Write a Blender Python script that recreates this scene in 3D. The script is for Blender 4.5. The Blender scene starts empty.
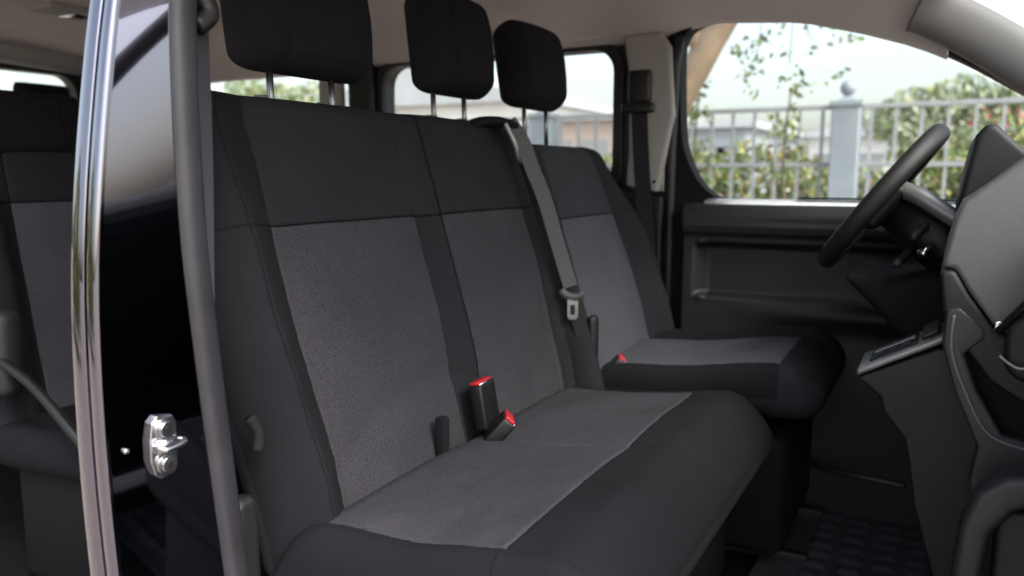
import bpy, bmesh, math, random
from mathutils import noise
from mathutils import Vector, Matrix
from mathutils.geometry import tessellate_polygon
R = math.radians
scene = bpy.context.scene
COL = scene.collection

# ------------------------------------------------------------------ camera, sky, sun, exposure
CAM = Vector((1.55, 0.0, 1.42))
YAW, PIT = math.atan(435 / 800), R(8.04)
fw = Vector((-math.cos(YAW) * math.cos(PIT), -math.sin(YAW) * math.cos(PIT), -math.sin(PIT)))
cd = bpy.data.cameras.new('camera'); cam = bpy.data.objects.new('camera', cd); COL.objects.link(cam)
cam.location = CAM
cam.rotation_euler = fw.to_track_quat('-Z', 'Y').to_euler()
cd.sensor_width = 36; cd.lens = 36 * 800 / 1024
cd.clip_start = 0.02; cd.clip_end = 500
cd.dof.use_dof = True; cd.dof.focus_distance = 1.35; cd.dof.aperture_fstop = 2.8
scene.camera = cam

w = bpy.data.worlds.new('World'); scene.world = w; w.use_nodes = True
nt = w.node_tree; nt.nodes.clear()
SUN_EL, SUN_AZ = R(46), R(22)       # azimuth from +Y (north) clockwise towards +X
sky = nt.nodes.new('ShaderNodeTexSky'); sky.sky_type = 'NISHITA'; sky.sun_disc = False
sky.sun_elevation = SUN_EL; sky.sun_rotation = SUN_AZ; sky.dust_density = 4.0; sky.air_density = 1.2
hs = nt.nodes.new('ShaderNodeHueSaturation'); hs.inputs['Saturation'].default_value = 0.58
bg = nt.nodes.new('ShaderNodeBackground'); bg.inputs['Strength'].default_value = 0.15
wo = nt.nodes.new('ShaderNodeOutputWorld')
nt.links.new(sky.outputs[0], hs.inputs['Color']); nt.links.new(hs.outputs[0], bg.inputs[0]); nt.links.new(bg.outputs[0], wo.inputs[0])
sd = bpy.data.lights.new('sun', 'SUN'); so = bpy.data.objects.new('sun', sd); COL.objects.link(so)
sd.energy = 1.5; sd.angle = R(24); sd.color = (1, .97, .94)
dirv = Vector((math.sin(SUN_AZ) * math.cos(SUN_EL), math.cos(SUN_AZ) * math.cos(SUN_EL), math.sin(SUN_EL)))
so.rotation_euler = dirv.to_track_quat('Z', 'Y').to_euler(); so.location = (3, 3, 6)
vs = scene.view_settings
scene.display_settings.display_device = 'sRGB'
vs.view_transform = 'Standard'; vs.look = 'None'; vs.gamma = 1; vs.use_curve_mapping = False
vs.exposure = 1.7

# ------------------------------------------------------------------ materials
MATS = {}
def mat(name, col, rough=.6, metal=0, spec=.5, coat=0, var=0, vscale=30, bump=0, bscale=400, fine=0, fscale=500,
        col2=None, sheen=0, coatr=.03, ribs=None):
    m = bpy.data.materials.new(name); m.use_nodes = True
    n = m.node_tree.nodes; l = m.node_tree.links
    b = n['Principled BSDF']
    b.inputs['Base Color'].default_value = (*col, 1); b.inputs['Roughness'].default_value = rough
    b.inputs['Metallic'].default_value = metal; b.inputs['Specular IOR Level'].default_value = spec
    b.inputs['Coat Weight'].default_value = coat; b.inputs['Coat Roughness'].default_value = coatr
    b.inputs['Sheen Weight'].default_value = sheen
    tc = n.new('ShaderNodeTexCoord')
    cur = None
    if var:
        t = n.new('ShaderNodeTexNoise'); t.inputs['Scale'].default_value = vscale; t.inputs['Detail'].default_value = 5
        l.new(tc.outputs['Object'], t.inputs['Vector'])
        rp = n.new('ShaderNodeValToRGB'); e = rp.color_ramp.elements
        e[0].position = .3; e[1].position = .7
        c0 = tuple(c * (1 - var) for c in col); c1 = tuple(min(1, c * (1 + var)) for c in col) if col2 is None else col2
        e[0].color = (*c0, 1); e[1].color = (*c1, 1)
        l.new(t.outputs['Fac'], rp.inputs[0]); cur = rp.outputs[0]
    if fine:
        v = n.new('ShaderNodeTexVoronoi'); v.inputs['Scale'].default_value = fscale; v.inputs['Randomness'].default_value = .9
        l.new(tc.outputs['Object'], v.inputs['Vector'])
        mr = n.new('ShaderNodeMapRange'); mr.inputs['To Min'].default_value = 1 + fine; mr.inputs['To Max'].default_value = 1 - fine
        mr.inputs['From Max'].default_value = .75
        l.new(v.outputs['Distance'], mr.inputs['Value'])
        mx = n.new('ShaderNodeMix'); mx.data_type = 'RGBA'; mx.blend_type = 'MULTIPLY'; mx.inputs[0].default_value = 1
        if cur: l.new(cur, mx.inputs[6])
        else: mx.inputs[6].default_value = (*col, 1)
        l.new(mr.outputs[0], mx.inputs[7]); cur = mx.outputs[2]
    if cur: l.new(cur, b.inputs['Base Color'])
    if bump:
        t2 = n.new('ShaderNodeTexNoise'); t2.inputs['Scale'].default_value = bscale; t2.inputs['Detail'].default_value = 3
        l.new(tc.outputs['Object'], t2.inputs['Vector'])
        bp = n.new('ShaderNodeBump'); bp.inputs['Strength'].default_value = bump; bp.inputs['Distance'].default_value = .002
        l.new(t2.outputs['Fac'], bp.inputs['Height']); l.new(bp.outputs[0], b.inputs['Normal'])
    if ribs:
        wv = n.new('ShaderNodeTexWave'); wv.wave_type = 'BANDS'; wv.bands_direction = ribs[0]; wv.inputs['Scale'].default_value = ribs[1]
        l.new(tc.outputs['Object'], wv.inputs['Vector']); b2 = n.new('ShaderNodeBump'); b2.inputs['Strength'].default_value = ribs[2]; b2.inputs['Distance'].default_value = .001
        l.new(wv.outputs['Fac'], b2.inputs['Height']); l.new(b2.outputs[0], b.inputs['Normal'])
    MATS[name] = m
    return m
def glass_mat(name, tint):
    m = bpy.data.materials.new(name); m.use_nodes = True
    n = m.node_tree.nodes; l = m.node_tree.links; n.clear()
    o = n.new('ShaderNodeOutputMaterial'); mx = n.new('ShaderNodeMixShader'); tr = n.new('ShaderNodeBsdfTransparent')
    gl = n.new('ShaderNodeBsdfGlossy'); fr = n.new('ShaderNodeFresnel'); fr.inputs[0].default_value = 1.35
    tr.inputs[0].default_value = (*tint, 1); gl.inputs['Roughness'].default_value = .01
    ge = n.new('ShaderNodeNewGeometry'); mm = n.new('ShaderNodeMath'); mm.operation = 'SUBTRACT'; mm.inputs[0].default_value = 1
    m2 = n.new('ShaderNodeMath'); m2.operation = 'MULTIPLY'; l.new(ge.outputs['Backfacing'], mm.inputs[1])
    l.new(mm.outputs[0], m2.inputs[0]); l.new(fr.outputs[0], m2.inputs[1]); l.new(m2.outputs[0], mx.inputs[0]); l.new(tr.outputs[0], mx.inputs[1]); l.new(gl.outputs[0], mx.inputs[2]); l.new(mx.outputs[0], o.inputs[0])
    MATS[name] = m; return m

F_DARK = mat('fabric_dark', (.020, .019, .023), .9, spec=.15, var=.12, vscale=9, bump=.35, bscale=900, fine=.22, fscale=620)
F_BOL = mat('fabric_bolster', (.0098, .0094, .0118), .9, spec=.15, var=.10, vscale=7, bump=.3, bscale=900, fine=.12, fscale=620)
F_GREY = mat('fabric_grey', (.045, .0432, .050), .95, spec=.12, var=.08, vscale=8, bump=.4, bscale=700, fine=.32, fscale=400)
F_GREYLIT = mat('fabric_grey_lifted', (.070, .068, .082), .9, spec=.2, var=.10, vscale=8, bump=.4, bscale=800, fine=.25, fscale=430)  # lighter copy of the grey fabric, colour lifted where light falls short
F_BLUE = mat('fabric_driver_upper', (.030, .031, .036), .9, spec=.25, var=.1, vscale=8, bump=.3, bscale=900, fine=.15, fscale=600)
F_HEAD = mat('fabric_headrest', (.009, .0083, .0115), .9, spec=.2, var=.15, vscale=12, bump=.3, bscale=900, fine=.2, fscale=600)
PIPE = mat('piping', (.005, .005, .006), .9, spec=.1)
P_BLK = mat('plastic_black', (.006, .006, .0065), .45, var=.2, vscale=40, bump=.25, bscale=600)
P_DRK = mat('plastic_dark', (.0075, .0074, .0083), .55, var=.15, vscale=25, bump=.35, bscale=700)
P_DASH = mat('plastic_dash', (.024, .0235, .026), .42, var=.1, vscale=20, bump=.3, bscale=800)
P_DASHL = mat('plastic_dash_light', (.125, .125, .125), .5, var=.04, vscale=60, bump=.3, bscale=900)
P_SILV = mat('plastic_silver', (.26, .26, .26), .35, metal=.4, var=.08, vscale=30)
P_BEIGE = mat('plastic_beige', (.30, .285, .275), .6, var=.05, vscale=12, bump=.15, bscale=500)
HEADL = mat('headliner_cloth', (.54, .505, .49), .95, spec=.1, var=.06, vscale=3, bump=.3, bscale=900)
P_APIL = mat('plastic_pillar_grey', (.125, .12, .12), .6, var=.05, vscale=12, bump=.15, bscale=500)
RUB = mat('rubber_seal', (.016, .0155, .0195), .5, var=.2, vscale=14, ribs=('Z', 95, .12))
PAINT = mat('black_paint', (.15, .15, .19), .04, metal=1.0, coat=1, coatr=.01)
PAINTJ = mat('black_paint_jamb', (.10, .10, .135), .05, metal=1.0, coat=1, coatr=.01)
STEEL = mat('steel', (.42, .42, .44), .28, metal=1, var=.2, vscale=60, bump=.1, bscale=300)
CHROME = mat('chrome', (.75, .75, .75), .12, metal=1)
REDP = mat('red_plastic', (.42, .018, .022), .4)
BELT = mat('belt_grey', (.105, .10, .108), .75, spec=.3, fine=.25, fscale=700, ribs=('DIAGONAL', 90, .6))
BELTD = mat('belt_dark', (.022, .022, .025), .8, spec=.2, fine=.2, fscale=900)
BELTN = mat('belt_near', (.042, .040, .050), .8, spec=.2, fine=.2, fscale=900)  # near belt webbing, between the other two greys in tone
TONGUE = mat('tongue_grey', (.06, .06, .06), .5)
CARPET = mat('carpet', (.006, .006, .007), .98, spec=.1, var=.3, vscale=80, bump=.6, bscale=500)
MATR = mat('rubber_mat', (.055, .055, .060), .38, var=.2, vscale=12, bump=.3, bscale=300)
GLASS = glass_mat('glass_clear', (.86, .88, .87)); GLASST = glass_mat('glass_tint', (.84, .86, .84))
F_BLK = mat('frame_black', (.006, .006, .0065), .8, spec=.2)
POSTM = mat('post_steel', (.22, .22, .23), .35, metal=1)
SILL_GLINT = mat('sill_highlight', (.75, .75, .75), .3, var=.1, vscale=30)  # white colour standing for window light on the door top

# ------------------------------------------------------------------ mesh helpers
def finish(o, name, label=None, cat=None, group=None, kind=None):
    if label: o['label'] = label
    if cat: o['category'] = cat
    if group: o['group'] = group
    if kind: o['kind'] = kind
    return o
def thing(name, loc, label, cat, group=None):
    o = bpy.data.objects.new(name, None); COL.objects.link(o); o.location = loc; o.empty_display_size = .05
    return finish(o, name, label, cat, group)
def wloc(p):
    v = Vector((0, 0, 0))
    while p is not None: v = v + Vector(p.location); p = p.parent
    return v
def make(name, V, Fc, mats, parent=None, smooth=True, mi=None, bevel=0, seg=3, auto=None, subsurf=0, fixn=True):
    me = bpy.data.meshes.new(name)
    off = wloc(parent)
    cen = Vector((0, 0, 0))
    if parent is None:
        xs = [v[0] for v in V]; ys = [v[1] for v in V]; zs = [v[2] for v in V]
        cen = Vector(((min(xs) + max(xs)) / 2, (min(ys) + max(ys)) / 2, min(zs)))
    off = off + cen
    me.from_pydata([tuple(Vector(v) - off) for v in V], [], Fc)
    if not isinstance(mats, (list, tuple)): mats = [mats]
    for m in mats: me.materials.append(m)
    if mi: me.polygons.foreach_set('material_index', mi)
    if fixn:
        bm = bmesh.new(); bm.from_mesh(me); bmesh.ops.recalc_face_normals(bm, faces=bm.faces); bm.to_mesh(me); bm.free()
    me.polygons.foreach_set('use_smooth', [smooth] * len(me.polygons)); me.update()
    o = bpy.data.objects.new(name, me); COL.objects.link(o); o.location = cen
    if parent is not None: o.parent = parent
    if bevel:
        b = o.modifiers.new('bevel', 'BEVEL'); b.width = bevel; b.segments = seg; b.limit_method = 'ANGLE'; b.angle_limit = R(35)
        b.harden_normals = False
    if subsurf:
        s = o.modifiers.new('sub', 'SUBSURF'); s.levels = subsurf; s.render_levels = subsurf
    return o
class MB:
    def __init__(s): s.V = []; s.F = []; s.M = []
    def add(s, V, F, m=0):
        k = len(s.V); s.V += [tuple(v) for v in V]; s.F += [tuple(i + k for i in f) for f in F]; s.M += [m] * len(F); return s
    def box(s, a, b, m=0, M4=None):
        V = [(x, y, z) for x in (a[0], b[0]) for y in (a[1], b[1]) for z in (a[2], b[2])]
        if M4 is not None: V = [M4 @ Vector(v) for v in V]
        return s.add(V, [(0, 1, 3, 2), (4, 6, 7, 5), (0, 4, 5, 1), (2, 3, 7, 6), (0, 2, 6, 4), (1, 5, 7, 3)], m)
    def tube(s, pts, r, n=12, m=0, caps=True, rx=None, ref=None):
        pts = [Vector(p) for p in pts]; rings = []
        rr = r if isinstance(r, (list, tuple)) else [r] * len(pts)
        up = Vector(ref) if ref else None
        for i, p in enumerate(pts):
            t = (pts[min(i + 1, len(pts) - 1)] - pts[max(i - 1, 0)]).normalized()
            if up is None:
                up = Vector((0, 0, 1)) if abs(t.z) < .9 else Vector((1, 0, 0))
            a = (up - t * up.dot(t)).normalized(); b = t.cross(a)
            if ref is None: up = a
            ra = rr[i]; rb = rr[i] if rx is None else rx * rr[i]
            rings.append([p + a * (math.cos(2 * math.pi * k / n) * ra) + b * (math.sin(2 * math.pi * k / n) * rb) for k in range(n)])
        V = [v for g in rings for v in g]; F = []
        for i in range(len(pts) - 1):
            for k in range(n):
                k2 = (k + 1) % n
                F.append((i * n + k, i * n + k2, (i + 1) * n + k2, (i + 1) * n + k))
        if caps: F += [tuple(range(n)), tuple(range((len(pts) - 1) * n, len(pts) * n))]
        return s.add(V, F, m)
    def build(s, name, mats, parent=None, **k):
        return make(name, s.V, s.F, mats, parent, mi=s.M, **k)
def smoothpts(P, n=6, closed=False):
    P = [Vector(p) for p in P]; out = []; N = len(P)
    rng = range(N) if closed else range(N - 1)
    g = (lambda i: P[i % N]) if closed else (lambda i: P[max(0, min(N - 1, i))])
    for i in rng:
        p0, p1, p2, p3 = g(i - 1), g(i), g(i + 1), g(i + 2)
        for k in range(n):
            t = k / n
            out.append(.5 * ((2 * p1) + (-p0 + p2) * t + (2 * p0 - 5 * p1 + 4 * p2 - p3) * t * t + (-p0 + 3 * p1 - 3 * p2 + p3) * t ** 3))
    if not closed: out.append(P[-1])
    return out
AX = {'x': lambda a, b, c: (c, a, b), 'y': lambda a, b, c: (a, c, b), 'z': lambda a, b, c: (a, b, c)}
def plate(name, outer, axis, c0, c1, mats, parent=None, holes=(), bevel=0, seg=3, smooth=False, **k):
    f = AX[axis]
    loops = [list(outer)] + [list(h) for h in holes]
    flat = [p for L in loops for p in L]; n = len(flat)
    V = [f(p[0], p[1], c0) for p in flat] + [f(p[0], p[1], c1) for p in flat]
    F = []
    if not holes: tri = [tuple(range(n))]
    else: tri = [tuple(t) for t in tessellate_polygon([[Vector((p[0], p[1], 0)) for p in L] for L in loops])]
    F += tri + [tuple(i + n for i in reversed(t)) for t in tri]
    k0 = 0
    for L in loops:
        m = len(L)
        for i in range(m):
            j = (i + 1) % m; F.append((k0 + i, k0 + j, k0 + j + n, k0 + i + n))
        k0 += m
    o = make(name, V, F, mats, parent, smooth=smooth, **k)
    if bevel:
        if holes:   # keep the triangulated flat faces out of the bevel
            bm = bmesh.new(); bm.from_mesh(o.data); bmesh.ops.dissolve_limit(bm, angle_limit=R(2), verts=bm.verts, edges=bm.edges); bm.to_mesh(o.data); bm.free()
        b = o.modifiers.new('bevel', 'BEVEL'); b.width = bevel; b.segments = seg; b.limit_method = 'ANGLE'; b.angle_limit = R(40)
    return o
def rrect(a0, b0, a1, b1, r, n=6):
    out = []
    for cx, cy, s in ((a1 - r, b1 - r, 0), (a0 + r, b1 - r, 90), (a0 + r, b0 + r, 180), (a1 - r, b0 + r, 270)):
        for i in range(n + 1):
            t = R(s + 90 * i / n); out.append((cx + r * math.cos(t), cy + r * math.sin(t)))
    return out
def loft(name, rings, mats, parent=None, closed_u=False, caps=False, thick=0, smooth=True, **k):
    nu = len(rings[0]); V = [tuple(p) for g in rings for p in g]; F = []
    for i in range(len(rings) - 1):
        for j in range(nu if closed_u else nu - 1):
            j2 = (j + 1) % nu; F.append((i * nu + j, i * nu + j2, (i + 1) * nu + j2, (i + 1) * nu + j))
    if caps: F += [tuple(range(nu)), tuple(range((len(rings) - 1) * nu, len(rings) * nu))]
    o = make(name, V, F, mats, parent, smooth=smooth, **k)
    if thick:
        s = o.modifiers.new('solid', 'SOLIDIFY'); s.thickness = thick; s.offset = 0
    return o
def lin(a, b, n): return [a + (b - a) * i / (n - 1) for i in range(n)]
def dense(keys, step, fine=.0022, halo=.014):
    """coordinates from keys[0] to keys[-1] at `step`, closer together around every seam"""
    xs = set([round(keys[0], 5), round(keys[-1], 5)])
    a, b = min(keys), max(keys); x = a
    while x < b: xs.add(round(x, 5)); x += step
    for k in keys[1:-1]:
        q = -halo
        while q <= halo + 1e-9:
            if a < k + q < b: xs.add(round(k + q, 5))
            q += fine
    for e, sgn in ((a, 1), (b, -1)):
        q = .001
        while q < .06: xs.add(round(e + sgn * q, 5)); q *= 1.35
    xs = sorted(xs); out = [xs[0]]
    for x in xs[1:]:
        if x - out[-1] > fine * .45: out.append(x)
    out[-1] = b
    return out
def sstep(a, b, x):
    t = max(0, min(1, (x - a) / (b - a))); return t * t * (3 - 2 * t)
def pad(name, O, U, N, a_keys, w_keys, T, rnd, depth, region, mats, parent, outline=None, step=.012, wr=None, backmat=0, dome=None):
    """upholstered pad: X across, U up the pad, N out of its face. depth(x,w) adds to the face; rnd is the rounding radius"""
    O, U, N = Vector(O), Vector(U).normalized(), Vector(N).normalized()
    mats = list(mats) + [PIPE]; PI_ = len(mats) - 1
    A = dense(a_keys, step); W = dense(w_keys, step); wr = wr or rnd
    xa, xb = A[0], A[-1]; H = W[-1]
    cir = lambda e, r: math.sqrt(max(0, 1 - (1 - min(max(e, 0) / r, 1)) ** 2))
    front, back = [], []
    for w_ in W:
        for x in A:
            lo, hi = outline(w_) if outline else (xa, xb)
            X = x
            m = .35
            xin = xa + (xb - xa) * m
            if x < xin: X = lo + (x - xa) * (xin - lo) / (xin - xa)
            xin2 = xb - (xb - xa) * m
            if x > xin2: X = hi - (xb - x) * (hi - xin2) / (xb - xin2)
            e1 = min(x - xa, xb - x); e2 = min(w_ - W[0], H - w_)
            r = cir(e1, rnd) * cir(e2, wr)
            q = Vector((x * 7, w_ * 7, rnd * 50)); wk = .0042 * noise.noise(q) + .0016 * noise.noise(q * 2.7) + .0009 * noise.noise(Vector((x * 14 + w_ * 30, w_ * 45 - x * 8, 3)))
            for k in a_keys[1:-1]:
                if abs(x - k) < .03: wk += .0005 * math.sin(w_ * 260 + 5 * noise.noise(Vector((w_ * 9, k, 0)))) * math.exp(-((abs(x - k) - .008) / .008) ** 2)
            for k in w_keys[1:-1]:
                if abs(w_ - k) < .03: wk += .0005 * math.sin(x * 240 + 5 * noise.noise(Vector((x * 9, k, 0)))) * math.exp(-((abs(w_ - k) - .008) / .008) ** 2)
            d = -T / 2 + (T / 2 + depth(x, w_) + wk) * r
            db = -T / 2 - T / 2 * r
            base = O + Vector((X, 0, 0)) + U * w_
            front.append(base + N * d); back.append(base + N * db)
    na, nw = len(A), len(W); V = front + back; Fc = []; mi = []
    K = len(front)
    for j in range(nw - 1):
        for i in range(na - 1):
            a = j * na + i; q = (a, a + 1, a + 1 + na, a + na)
            xm, wm = (A[i] + A[i + 1]) / 2, (W[j] + W[j + 1]) / 2
            seam = min([abs(xm - k) for k in a_keys[1:-1]] + [abs(wm - k) for k in w_keys[1:-1]] + [9]) < .0016
            Fc.append(q); mi.append(PI_ if seam else region(xm, wm))
            Fc.append(tuple(K + t for t in reversed(q))); mi.append(backmat)
    me_o = make(name, V, Fc, mats, parent, mi=mi, fixn=False)
    bm = bmesh.new(); bm.from_mesh(me_o.data); bmesh.ops.remove_doubles(bm, verts=bm.verts, dist=1e-5)
    bmesh.ops.recalc_face_normals(bm, faces=bm.faces)
    for f in bm.faces: f.smooth = True
    bm.to_mesh(me_o.data); bm.free()
    return me_o
def groove(x, k, w_=.0028, d=.005): return -d * math.exp(-((x - k) / w_) ** 2)
def puff(x, a, b, h):
    if x <= min(a, b) or x >= max(a, b): return 0
    t = (x - min(a, b)) / abs(b - a); return h * (1 - (2 * t - 1) ** 4)

# ================================================================== THE SETTING OUTSIDE
def ground_mat():
    m = mat('paving', (.30, .25, .21), .8, var=.25, vscale=1.5, bump=.3, bscale=30)
    n = m.node_tree.nodes; l = m.node_tree.links; b = n['Principled BSDF']
    br = n.new('ShaderNodeTexBrick'); br.inputs['Scale'].default_value = 3.0; br.inputs['Mortar Size'].default_value = .012
    br.inputs['Color1'].default_value = (.34, .28, .24, 1); br.inputs['Color2'].default_value = (.27, .225, .19, 1); br.inputs['Mortar'].default_value = (.12, .10, .09, 1)
    tc = n.new('ShaderNodeTexCoord'); l.new(tc.outputs['Object'], br.inputs['Vector']); l.new(br.outputs[0], b.inputs['Base Color'])
    return m
PAV = ground_mat()
gr = make('ground', [(-300, -300, 0), (300, -300, 0), (300, 300, 0), (-300, 300, 0)], [(0, 1, 2, 3)], PAV, smooth=False)
gr['kind'] = 'structure'
LEAFS = [mat('leaf_green', (.15, .21, .07), .6, var=.4, vscale=3), mat('leaf_yellow', (.30, .27, .07), .6, var=.3, vscale=4),
         mat('leaf_rust', (.20, .12, .07), .6, var=.3, vscale=4), mat('leaf_pale_haze', (.32, .36, .25), .6, var=.3, vscale=3)]  # last leaf colour is paled to stand in for distance haze
BARK = mat('bark', (.36, .27, .19), .9, var=.3, vscale=6, bump=.8, bscale=30)
BARKD = mat('bark_dark', (.12, .09, .07), .9, var=.3, vscale=10, bump=.8, bscale=60)
FENCE = mat('fence_paint', (.31, .325, .345), .6, var=.10, vscale=6, bump=.2, bscale=80)
FPOST = mat('post_paint', (.27, .31, .35), .7, var=.12, vscale=4, bump=.3, bscale=60)
HAZEW = mat('far_wall_pale', (.74, .72, .70), .8, var=.15, vscale=.7)
HAZER = mat('far_wall_rose', (.52, .42, .38), .8, var=.15, vscale=.7)
HAZEB = mat('far_wall_blue', (.42, .46, .50), .8, var=.15, vscale=.7)
WINM = mat('far_window', (.28, .29, .30), .3)
ROOFM = mat('far_roof', (.45, .47, .50), .7, var=.1, vscale=1)
def leaves(mb, rng, cen, rad, n, size, mats_w, squash=1):
    for _ in range(n):
        while True:
            p = Vector((rng.uniform(-1, 1), rng.uniform(-1, 1), rng.uniform(-1, 1)))
            if .15 < p.length < 1: break
        p = Vector((p.x * rad[0], p.y * rad[1], p.z * rad[2])) + Vector(cen)
        a = Vector((rng.gauss(0, 1), rng.gauss(0, 1), rng.gauss(0, 1))).normalized()
        b = a.cross(Vector((rng.gauss(0, 1), rng.gauss(0, 1), rng.gauss(0, 1)))).normalized()
        s = size * rng.uniform(.6, 1.3)
        mb.add([p - a * s, p + b * s * .5 , p + a * s, p - b * s * .5], [(0, 1, 2, 3)], rng.choices(range(4), mats_w)[0])
rng = random.Random(4)
# hedge behind the fence: one continuous clipped run, with yellow and rust patches
hb = MB()
y = -9.0
while y < 6.5:
    h = 1.58 + .10 * math.sin(y * 2.1) + rng.uniform(-.10, .14)
    wy = rng.choice(((8, 3, 1, 1), (7, 2, 3, 1), (9, 1, 1, 2), (6, 4, 1, 1)))
    leaves(hb, rng, (-6.2 + rng.uniform(-.15, .15), y, h * .80), (.38, .32, h * .25), 750, .036, wy)
    leaves(hb, rng, (-6.2, y, h * .38), (.40, .32, h * .36), 460, .042, (3, 2, 6, 1))
    y += .28
hedge = hb.build('hedge', LEAFS, smooth=False, fixn=False)
finish(hedge, '', 'long leafy hedge turning yellow and rust behind the white metal fence', 'hedge')
# ground cover strip under the hedge
# fence : posts are parts, each picket bar too, rails
fence = thing('metal_fence', (-5.05, -.72, 0), 'grey white metal picket fence with square posts seen through the far van windows', 'fence')
for yp in (-8.34, -5.80, -3.26, -.72, 1.82, 4.36):
    m = MB(); m.box((-5.15, yp - .10, 0), (-4.95, yp + .10, 1.93))
    p = m.build('post', FPOST, fence, smooth=False, bevel=.012)
    m = MB(); m.box((-5.165, yp - .115, 1.93), (-4.935, yp + .115, 1.965))
    m.add([(-5.12, yp - .07, 1.965), (-4.98, yp - .07, 1.965), (-4.98, yp + .07, 1.965), (-5.12, yp + .07, 1.965), (-5.05, yp, 2.03)], [(0, 1, 4), (1, 2, 4), (2, 3, 4), (3, 0, 4), (3, 2, 1, 0)])
    m.build('cap', FPOST, p, smooth=False)
    m = MB(); n = 10
    prof = [(.058 * math.sin(math.pi * i / n), 2.065 - .058 * math.cos(math.pi * i / n)) for i in range(n + 1)]
    rings = [[(-5.05 + r * math.cos(t * math.pi / 8), yp + r * math.sin(t * math.pi / 8), z) for t in range(16)] for r, z in prof]
    loft('finial', rings, FPOST, p, closed_u=True)
for yp in (-8.34, -5.80, -3.26, -.72, 1.82):
    for z in (.25, 1.48, 1.91):
        MB().box((-5.068, yp + .10, z), (-5.032, yp + 2.44, z + .035)).build('rail', FENCE, fence, smooth=False, bevel=.004)
    for k in range(1, 15):
        yy = yp + k * .1693
        MB().box((-5.062, yy - .012, .12), (-5.038, yy + .012, 1.905)).build('picket', FENCE, fence, smooth=False)
# young sapling plants and a large branch beyond the near window corner
def sapling(x, y, h, lab, seed):
    rg = random.Random(seed)
    t = thing('sapling', (x, y, 0), lab, 'young tree', 'saplings growing by the fence')
    pts = smoothpts([(x, y, 0), (x + .02, y + .03, h * .4), (x - .02, y - .02, h * .75), (x, y + .02, h)], 5)
    m = MB(); m.tube(pts, [.018 * (1 - .7 * i / (len(pts) - 1)) for i in range(len(pts))], 8); m.build('trunk', BARKD, t)
    m = MB()
    for i in range(26):
        z = h * rg.uniform(.45, 1.0); a = rg.uniform(0, 6.28); L = rg.uniform(.08, .26) * (1.3 - z / h)
        c = (x + math.cos(a) * L, y + math.sin(a) * L, z)
        leaves(m, rg, c, (.07, .07, .06), 9, .036, (8, 2, 0, 4))
    m.build('crown', LEAFS, t, smooth=False, fixn=False)
sapling(-4.55, -1.72, 2.15, 'slender sapling left of the other, in the front corner of the far window', 3)
sapling(-4.65, -1.08, 2.05, 'slender sapling close beside the tall fence post with ball finial', 8)
t = thing('plane_tree', (-4.3, -2.2, 0), 'pale barked tree whose thick trunk leans across the corner of the far front window', 'tree')
m = MB(); pts = smoothpts([(-4.3, -2.25, 0), (-4.3, -2.1, 1.0), (-4.25, -1.85, 1.8), (-4.15, -1.58, 2.25), (-4.1, -1.30, 2.75), (-4.1, -1.2, 3.4)], 6)
m.tube(pts, [.13 - .045 * i / (len(pts) - 1) for i in range(len(pts))], 14)
pts = smoothpts([(-4.15, -1.58, 2.25), (-4.0, -1.7, 2.6), (-3.9, -1.75, 3.1)], 5); m.tube(pts, [.07, .065, .06, .058, .055, .052, .05, .045, .04, .035, .03][:len(pts)], 10)
m.build('trunk', BARK, t)
m = MB(); rg = random.Random(5)
for i in range(34):     # hanging twigs with sparse leaves
    yy = rg.uniform(-1.3, -.62); z = rg.uniform(1.95, 2.62); x = -4.0 + rg.uniform(-.3, .3)
    leaves(m, rg, (x, yy, z), (.09, .09, .05), 7, .030, (6, 0, 0, 5))
leaves(m, rg, (-4.1, -1.2, 3.6), (1.3, 1.5, .7), 2600, .06, (7, 2, 0, 3))
m.build('crown', LEAFS, t, smooth=False, fixn=False)
m = MB()
for i in range(5):
    y0 = rg.uniform(-1.2, -.7); m.tube([(-4.05, y0 - .1, 3.1), (-4.0, y0, 2.6), (-3.98 + rg.uniform(-.1, .1), y0 + rg.uniform(-.1, .15), rg.uniform(2.0, 2.4))], .003, 5)
m.build('twig', BARKD, t)
def far_tree(x, y, h, r, seed, lab, wt=(4, 1, 0, 9)):
    rg = random.Random(seed)
    t = thing('broadleaf_tree', (x, y, 0), lab, 'tree', 'trees beyond the hedge')
    m = MB(); m.tube([(x, y, 0), (x, y + .1, h * .5), (x + .1, y, h * .8)], [.16, .11, .05], 8); m.build('trunk', BARKD, t)
    m = MB()
    for i in range(16):
        c = (x + rg.uniform(-r, r) * .8, y + rg.uniform(-r, r) * .8, h * rg.uniform(.52, .97) )
        leaves(m, rg, c, (r * .42, r * .42, r * .28), 330, .075, wt)
    m.build('crown', LEAFS, t, smooth=False, fixn=False)
far_tree(-15, -.1, 3.1, 1.3, 21, 'pale rounded tree beyond the hedge above the steering wheel')
far_tree(-15.5, 2.2, 2.9, 1.3, 22, 'pale bushy tree beyond the hedge nearest the windscreen pillar')
far_tree(-13, 4.2, 3.2, 1.4, 23, 'leafy tree beyond the hedge farthest towards the windscreen')
far_tree(-9.5, .4, 1.95, .5, 24, 'small green shrub tree just above the hedge right of the fence post', (8, 3, 0, 1))
far_tree(-12, -13.5, 3.4, 1.5, 25, 'soft green tree seen between the two passenger headrests', (5, 2, 0, 6))
far_tree(-6.5, -5.3, 1.9, .45, 26, 'yellow green shrub under the pale gable in the rear side window', (5, 7, 0, 1))
far_tree(-1.5, -15, 3.6, 1.5, 31, 'blurred green tree seen through the tailgate window', (5, 2, 0, 8))
far_tree(-5.0, -16, 3.8, 1.6, 32, 'pale green tree seen through the rearmost side window of the van', (4, 2, 0, 8))
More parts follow.
